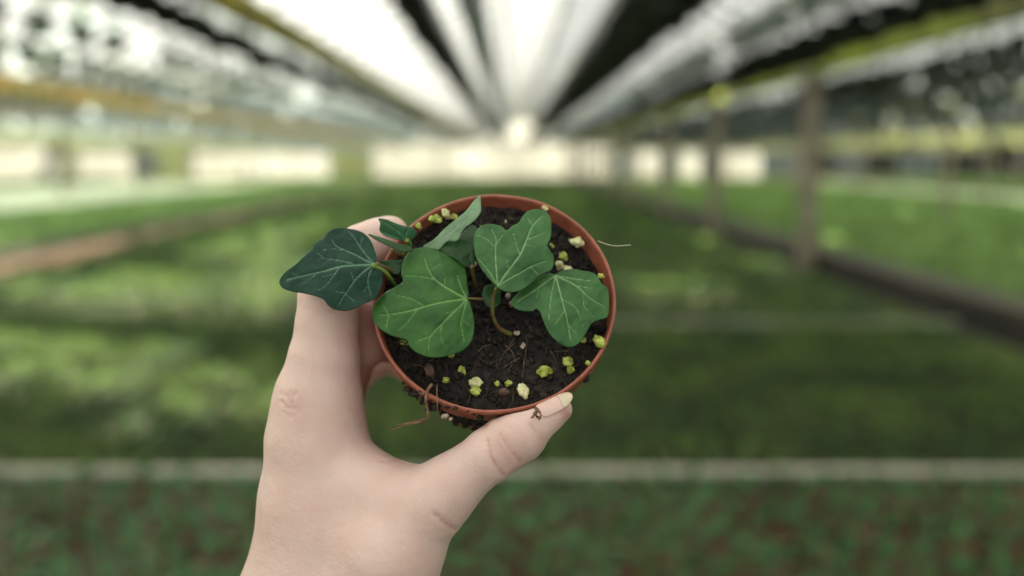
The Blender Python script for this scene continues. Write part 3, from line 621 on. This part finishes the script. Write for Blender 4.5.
# rails lying across the bed
def rail(y, x0, x1, z, r, m, label):
    e = empty('bed_rail', ((x0+x1)/2, y, 0), label, 'rail'); L2 = (x1-x0)/2
    b = MB(); b.box(-L2, L2, -r, r, z-r, z+r); o = b.build('rail_bar', m, e, smooth=False); md = o.modifiers.new('b', 'BEVEL'); md.width = r*.4
    for s in (-.9, -.3, .3, .9):
        b = MB(); b.tube([(L2*s, 0, 0), (L2*s, 0, z-r)], .012, 8); b.build('peg', M['steel'], e)
rail(3.72, -5.2, 3.4, .105, .018, M['pipe'], 'pale straight rail across the seedling bed behind the hand')
rail(7.15, -.2, 3.4, .13, .016, M['pipe2'], 'faint worn rail across the bed farther back, right of the pot')
# left path and pale matting strips
b = MB(); b.box(-5.25*H, -4.4*H, YN, YF-1, 0, .02); o = struct(b.build('trim_20', M['path'], smooth=False)); 
b = MB(); b.box(-14.5*H, -9.2*H, YN, YF-1, 0, .05); struct(b.build('trim_21', M['pale'], smooth=False))
b = MB(); b.box(-18.*H, -14.6*H, YN, YF-1, 0, .03); struct(b.build('trim_22', M['pale'], smooth=False))
b = MB(); b.box(12.*H, 15.*H, YN, YF-1, 0, .05); struct(b.build('trim_23', M['pale'], smooth=False))

# ------------------------------------------------------------------ seedlings
def leaf5(c, d, up, s, out, mi=0):   # lobed leaf, 8-vertex fan slightly folded
    d = d/np.linalg.norm(d); sd = np.cross(d, up); sd /= np.linalg.norm(sd)+1e-9; u = np.cross(sd, d)
    sh = [(0,0,0),(-.45,.05,.10),(-.55,.45,.14),(-.28,.55,.05),(0,1.05,-.12),(.28,.55,.05),(.55,.45,.14),(.45,.05,.10)]
    v = [c+s*(a*sd+b*d+e*u) for a, b, e in sh]+[c+s*(.5*d)]
    out.add(v, [(8,0,1),(8,1,2),(8,2,3),(8,3,4),(8,4,5),(8,5,6),(8,6,7),(8,7,0)], mi)
def plant(out, c, n_, s, ht, spread, R_, mi=0):
    for _ in range(n_):
        a = R_.uniform(0, 2*math.pi); r = spread*math.sqrt(R_.random()); z = ht*(.35+.65*R_.random())*(1-.3*r/spread)
        el = R_.uniform(-.1, .9); d = np.array([math.cos(a+R_.uniform(-.6,.6))*math.cos(el), math.sin(a)*math.cos(el), math.sin(el)])
        leaf5(np.array(c)+[r*math.cos(a)*.6, r*math.sin(a)*.6, z], d, np.array([0,0,1.]), s*R_.uniform(.7,1.25), out, mi)
RR = random.Random(3)
protos = []
for v in range(5):
    e = empty('potted_seedling', (0,0,0), 'small green ivy seedling in a brown pot, near bed in front of the pale rail', 'seedling', 'seedlings in the near bed')
    b = MB(); b.lathe([(.0,0),(.032,0),(.045,.072),(.049,.073),(.049,.085),(.045,.085),(.043,.075)], n=14); b.build('pot', M['seed_pot'], e)
    b = MB(); b.lathe([(.043,.076),(.03,.078),(0,.080)], n=10); b.build('soil', M['seed_soil'], e)
    b = MB(); plant(b, (0,0,.075), 12, .038, .085, .05, RR); b.build('foliage', M['seed_leaf'], e)
    b = MB()
    for q in range(3): a = RR.uniform(0, 6.28); b.tube([(0,0,.075),(.01*math.cos(a),.01*math.sin(a),.11),(.03*math.cos(a),.03*math.sin(a),.14)], .0015, 4)
    b.build('stem', M['stem_g'], e); protos.append(e)
spots = []
sp = .118; y = 2.62; row = 0
while y < 3.66:
    nx = int((y*.54+.12)/sp)
    for i in range(-nx-1, nx+2): spots.append((i*sp+(sp/2 if row % 2 else 0)+RR.uniform(-.008,.008), y+RR.uniform(-.008,.008)))
    y += sp; row += 1
spots.sort(key=lambda p: p[1]*1+abs(p[0])*.05)
near = spots[:300]; rest = spots[300:]
def copy_tree(r):
    n_ = r.copy(); C.objects.link(n_)
    for ch in r.children: c = ch.copy(); C.objects.link(c); c.parent = n_
    return n_
used = set()
for i, (x, y) in enumerate(near):
    k = i % 5; o = protos[k] if k not in used else copy_tree(protos[k]); used.add(k)
    o.location = (x, y, 0); o.rotation_euler = (0, 0, RR.uniform(0, 6.28)); s = RR.uniform(.88, 1.12); o.scale = (s, s, s)
# the rest of the bed beyond counting
b = MB(); NR = rng
def scatter(b, x0f, x1f, y0, y1, sp, n_, s, ht, spread, pots=False, skip=None):
    y = y0
    while y < y1:
        x = x0f(y)
        while x < x1f(y):
            xx, yy = x+RR.uniform(-.2,.2)*sp, y+RR.uniform(-.2,.2)*sp
            if not (skip and skip(xx, yy)):
                plant(b, (xx, yy, .06), n_, s, ht, spread, RR)
                if pots: b.lathe([(.03,0),(.045,.08),(.043,.074),(0,.076)], (xx, yy, 0), 7, 1)
            x += sp
        y += sp
XL, XR = -4.35*H, PX-.30
for x, y in rest: plant(b, (x, y, .06), 10, .038, .09, .05, RR); b.lathe([(.03,0),(.045,.08),(.043,.074),(0,.076)], (x, y, 0), 7, 1)
scatter(b, lambda y: max(XL, -.9*y-1.5), lambda y: min(XR, .9*y+1), 3.80, 7.4, .118, 10, .042, .085, .055, True)
scatter(b, lambda y: XL, lambda y: XR, 7.4, 14, .17, 8, .062, .10, .09)
scatter(b, lambda y: XL, lambda y: XR, 14, 59, .36, 8, .15, .12, .2)
scatter(b, lambda y: -4.6, lambda y: -1.75, 2.0, 3.7, .118, 8, .04, .085, .055, True, lambda x, y: abs(x) < .54*y+.25)
scatter(b, lambda y: 1.75, lambda y: 3.2, 2.0, 3.7, .118, 8, .04, .085, .055, True, lambda x, y: abs(x) < .54*y+.25)
tag(b.build('seedling_bed', [M['bed_leaf'], mat('bed_pot', (.085,.060,.035), .8, scale=5, col2=(.05,.055,.03))], smooth=False), 'wide green bed of close-set seedlings behind the near rail, running to the far wall', 'seedling bed', None, 'stuff')
b = MB(); scatter(b, lambda y: -9.1*H, lambda y: -5.35*H, 3, 59, .38, 8, .16, .12, .2)
tag(b.build('seedling_bed', [M['far_leaf']], smooth=False), 'green bed left of the brown soil path', 'seedling bed', None, 'stuff')
b = MB(); scatter(b, lambda y: -27.8, lambda y: -18.6*H, 30, 59, .8, 6, .3, .1, .4)
tag(b.build('seedling_bed', [M['far_leaf']], smooth=False), 'thin green bed at far left beyond the pale matting', 'seedling bed', None, 'stuff')
b = MB(); scatter(b, lambda y: PX+.85, lambda y: min(11.6*H, .8*y+2), 2, 59, .36, 8, .15, .12, .2)
tag(b.build('seedling_bed', [M['far_leaf']], smooth=False), 'bright green bed to the right of the dark kerb', 'seedling bed', None, 'stuff')
b = MB(); scatter(b, lambda y: 15.6*H, lambda y: min(29.5, .62*y+1), 30, 59, .8, 6, .3, .12, .4)
tag(b.build('seedling_bed', [M['far_leaf']], smooth=False), 'distant green bed at far right beyond the pale strip', 'seedling bed', None, 'stuff')

# ------------------------------------------------------------------ hanging pots
def hang_proto(pm, lm, label, group, r=.11, hh=.17, n_=9, fol=.12):
    e = empty('hanging_pot', (0,0,0), label, 'hanging pot', group)
    b = MB(); b.lathe([(0,-hh),(r*.72,-hh),(r,-.012),(r*1.06,-.012),(r*1.06,0),(r*.97,0),(r*.93,-.02),(0,-.02)], n=14); b.build('pot', pm, e)
    b = MB(); plant(b, (0,0,-.05), n_, .07, .15, fol, RR); b.build('foliage', lm, e, smooth=False)
    b = MB()
    for a in (0, 2.09, 4.19): b.tube([(r*math.cos(a), r*math.sin(a), 0), (.01*math.cos(a), .01*math.sin(a), .20)], .003, 4)
    b.tube([(0,0,.19),(0,0,.232)], .004, 5); b.build('hanger', M['wire'], e); return e
G1 = {'k': ('black hanging pot in the dark row just right of the roof centre', 'black hanging pots right of centre'), 'l': ('black hanging pot in the dark row just left of the roof centre', 'black hanging pots left of centre'),
      'c': ('grey hanging pot in the thin row at the roof centre', 'grey hanging pots at the centre'), 'g': ('leafy hanging pot in the green row inside the right-hand gutter', 'leafy hanging pots inside the right gutter'),
      'r': ('black hanging pot in the rows inside the lime-mossed right-hand gutter', 'black hanging pots inside the right gutter'), 'o': ('dark hanging pot in the crowded rows beyond the lime-mossed right-hand gutter', 'dark hanging pots beyond the right gutter'),
      'b': ('dark hanging pot beside the yellow-mossed left beam', 'dark hanging pots by the left beam'), 'm': ('greyish hanging pot in the loose rows high on the left', 'grey hanging pots on the left')}
LM = {'k': 'blackpot', 'l': 'blackpot', 'c': 'greypot', 'g': 'greypot', 'r': 'blackpot', 'o': 'midpot', 'b': 'blackpot', 'm': 'greypot'}
rows = [('k', .62, .80, .27), ('k', .84, .80, .27), ('l', -.50, .80, .30), ('c', -.22, .86, .7), ('g', 1.42, .80, .62), ('r', 1.86, .80, .55), ('r', 2.10, .80, .40),
        ('b', -1.70, .76, .36), ('m', -2.5, .78, .62), ('m', -3.25, .76, .55), ('m', -4.1, .80, .5), ('m', -4.9, .60, .40),
        ('o', 3.05, .74, .42), ('o', 3.5, .72, .42), ('o', 4.1, .72, .42), ('o', 4.8, .72, .42), ('o', 5.6, .70, .42), ('o', 6.4, .68, .42), ('o', 7.6, .66, .42), ('o', 9.0, .66, .42), ('m', -6.6, .62, .5), ('m', -8.3, .62, .5)]
cand = []
for key, X, Z, sp in rows:
    x = X*H; z = zr(Z)+.0
    y = 3.0
    while y < 57:
        inv = abs(x) < .56*y+.15 and (Z*H) < .165*y+.25
        jit = RR.uniform(-.02, .02)
        if y > 24: cand.append((y, key, x, y, z, inv))
        elif not (RR.random() < (.07 if key in 'mo' else .04)): cand.append((math.hypot(x, y), key, x, y+jit, z+RR.uniform(-.03,.03), inv))
        y += sp if y < 24 else sp*2.2
pn = {'k': 'above the dark pot rows right of centre', 'l': 'above the dark pot row left of centre', 'c': 'above the grey pots at the roof centre', 'g': 'above the leafy row inside the right gutter', 'r': 'above the black pots inside the right gutter', 'b': 'beside the yellow-mossed left beam', 'm': 'above the loose rows high on the left', 'o': 'above the crowded rows beyond the right gutter'}
for key, X, Z, sp in rows:
    b = MB(); b.tube([(X*H, YN+.2, zr(Z)+.25), (X*H, YF-.3, zr(Z)+.25)], .016, 8)
    o = b.build('hanging_rail', M['gutL'] if key in 'kb' else M['steel'])
    tag(o, 'long thin pipe '+pn[key]+', carrying hanging pots', 'rail', 'hanging rails '+pn[key])
vis = sorted([c for c in cand if c[5]]); ind = vis[:300]; rem = vis[300:]+[c for c in cand if not c[5] and c[3] > 3]
prs = {}
for c in ind:
    key = c[1]
    if key not in prs:
        o = prs[key] = hang_proto(M[LM[key]], M['hang_leaf2' if key in 'gmc' else 'hang_leaf'], G1[key][0], G1[key][1], .105 if key != 'o' else .10, .16, 12 if key == 'g' else 8, .15 if key == 'g' else .075 if key in 'om' else .11)
    else: o = copy_tree(prs[key])
    o.location = (c[2], c[3], c[4]); o.rotation_euler = (0, 0, RR.uniform(0, 6.28))
b = MB()
for d, key, x, y, z, inv in rem:
    far = y > 24; r = .105 if not far else .14; mi = {'greypot': 1, 'blackpot': 0, 'midpot': 4}[LM[key]]; hh = .16
    b.lathe([(0,-hh),(r*.72,-hh),(r,0),(r*.9,-.01),(0,-.01)], (x, y, z), 9, mi)
    if not far: b.tube([(x, y, z), (x, y, z+.225)], .004, 4, 0)
    plant(b, (x, y, z-.05), 5 if not far else 3, .09 if not far else .16, .15, .12, RR, 2 if key not in 'gmc' else 3)
tag(b.build('hanging_pots', [M['blackpot'], M['greypot'], M['hang_leaf'], M['hang_leaf2'], M['midpot']], smooth=False), 'receding mass of small hanging pots towards the far end under the roof', 'hanging pots', None, 'stuff')
# grey ventilation duct at the roof centre
# ------------------------------------------------------------------ end wall and side walls
yw = YF; zt = zr(GZ)+.1
def xw(px): return (px-512)/F*(yw*math.cos(pitch)+.1*math.sin(pitch))
def panelrow(name, x0, x1, y, pm, z0=.35):
    b = MB(); b.box(x0+.06, x1-.06, y-.01, y+.01, z0, zt); return b
segs = [(-60,10,'greenwall'),(10,66,'wallglass'),(66,76,'greenwall'),(76,132,'wallglass'),(132,158,'grey'),(158,188,'greenwall'),(188,262,'wallglass'),(262,330,'wallglass'),(330,372,'greenwall'),(372,440,'wallglass'),(440,512,'wallglass'),(512,568,'wallglass'),
        (568,610,'wallglass'),(610,628,'grey'),(628,660,'wallglass'),(660,676,'grey'),(676,700,'wallglass'),(700,722,'grey'),(722,760,'wallglass'),(760,800,'grey'),(800,836,'timber'),(836,862,'grey'),(862,900,'timber'),(900,936,'grey'),(936,980,'timber'),(980,1024,'timber'),(1024,1090,'timber')]
bw = MB(); bw.box(xw(-60), xw(1090), yw-.08, yw+.08, 0, .30); back = struct(bw.build('wall_back', M['greenwall'], smooth=False))
wi = 0
for a, c, k in segs:
    x0, x1 = xw(a), xw(c); zh = zt if 372 <= a < 610 else 2.0
    b = MB(); b.box(x0, x1, yw-.02, yw+.02, .30, zh)
    if k == 'wallglass': wi += 1; o = struct(b.build('window_%d' % wi, M['wallglass'], smooth=False))
    else: o = b.build('wall_panel', M[k], back, smooth=False)
    f = MB(); f.box(x0-.05, x0+.05, yw-.07, yw+.07, .30, zh); f.box(x0, x1, yw-.06, yw+.06, zh-.08, zh); f.build('window_frame' if k == 'wallglass' else 'panel_frame', M['bar'], o, smooth=False)
for a, c in ((-60, 372), (610, 1090)):
    b = MB(); b.box(xw(a), xw(c), yw-.03, yw+.03, 2.0, zt+.9); b.build('header_board', M['greenwall'], back, smooth=False)
b = MB()
for i in range(len(GX)-1):
    x0, x1 = GX[i]*H, GX[i+1]*H; b.add([(x0,yw,zt),(x1,yw,zt),((x0+x1)/2,yw,zt+1.3)], [(0,1,2)])
struct(b.build('window_%d' % (wi+1), M['wallglass'], smooth=False))
xl, xr = GX[0]*H, GX[-1]*H
b = MB(); b.box(xl-.05, xl+.05, YN, YF, 0, zt); struct(b.build('wall_left', M['wallglass'], smooth=False))
b = MB(); b.box(xr-.05, xr+.05, YN, YF, 0, zt); struct(b.build('wall_right', M['timber'], smooth=False))
b = MB(); b.box(xl, xr, YN-.05, YN+.05, 0, zt); struct(b.build('wall_front', M['clear'], smooth=False))

# ================================================================== LIGHT
wd = bpy.data.worlds.new('World'); sc.world = wd; wd.use_nodes = True; nt = wd.node_tree
bg = nt.nodes['Background']; tcn = nt.nodes.new('ShaderNodeTexCoord'); sep = nt.nodes.new('ShaderNodeSeparateXYZ'); rp = nt.nodes.new('ShaderNodeValToRGB')
e = rp.color_ramp.elements; e[0].position = .0; e[0].color = (1.0,.96,.88,1); e[1].position = .6; e[1].color = (.80,.90,1.0,1)
nt.links.new(tcn.outputs['Generated'], sep.inputs[0]); nt.links.new(sep.outputs['Z'], rp.inputs['Fac']); nt.links.new(rp.outputs['Color'], bg.inputs['Color'])
bg.inputs['Strength'].default_value = 1.1
sd = bpy.data.lights.new('sun', 'SUN'); sd.energy = 24; sd.angle = math.radians(2); sd.color = (1.,.91,.70)
so = bpy.data.objects.new('sun', sd); C.objects.link(so); so.rotation_mode = 'QUATERNION'; so.rotation_quaternion = Vector(SUN).to_track_quat('Z', 'Y')
sc.view_settings.view_transform = 'Standard'; sc.view_settings.look = 'None'; sc.view_settings.gamma = 1; sc.view_settings.use_curve_mapping = False
sc.view_settings.exposure = 0.42
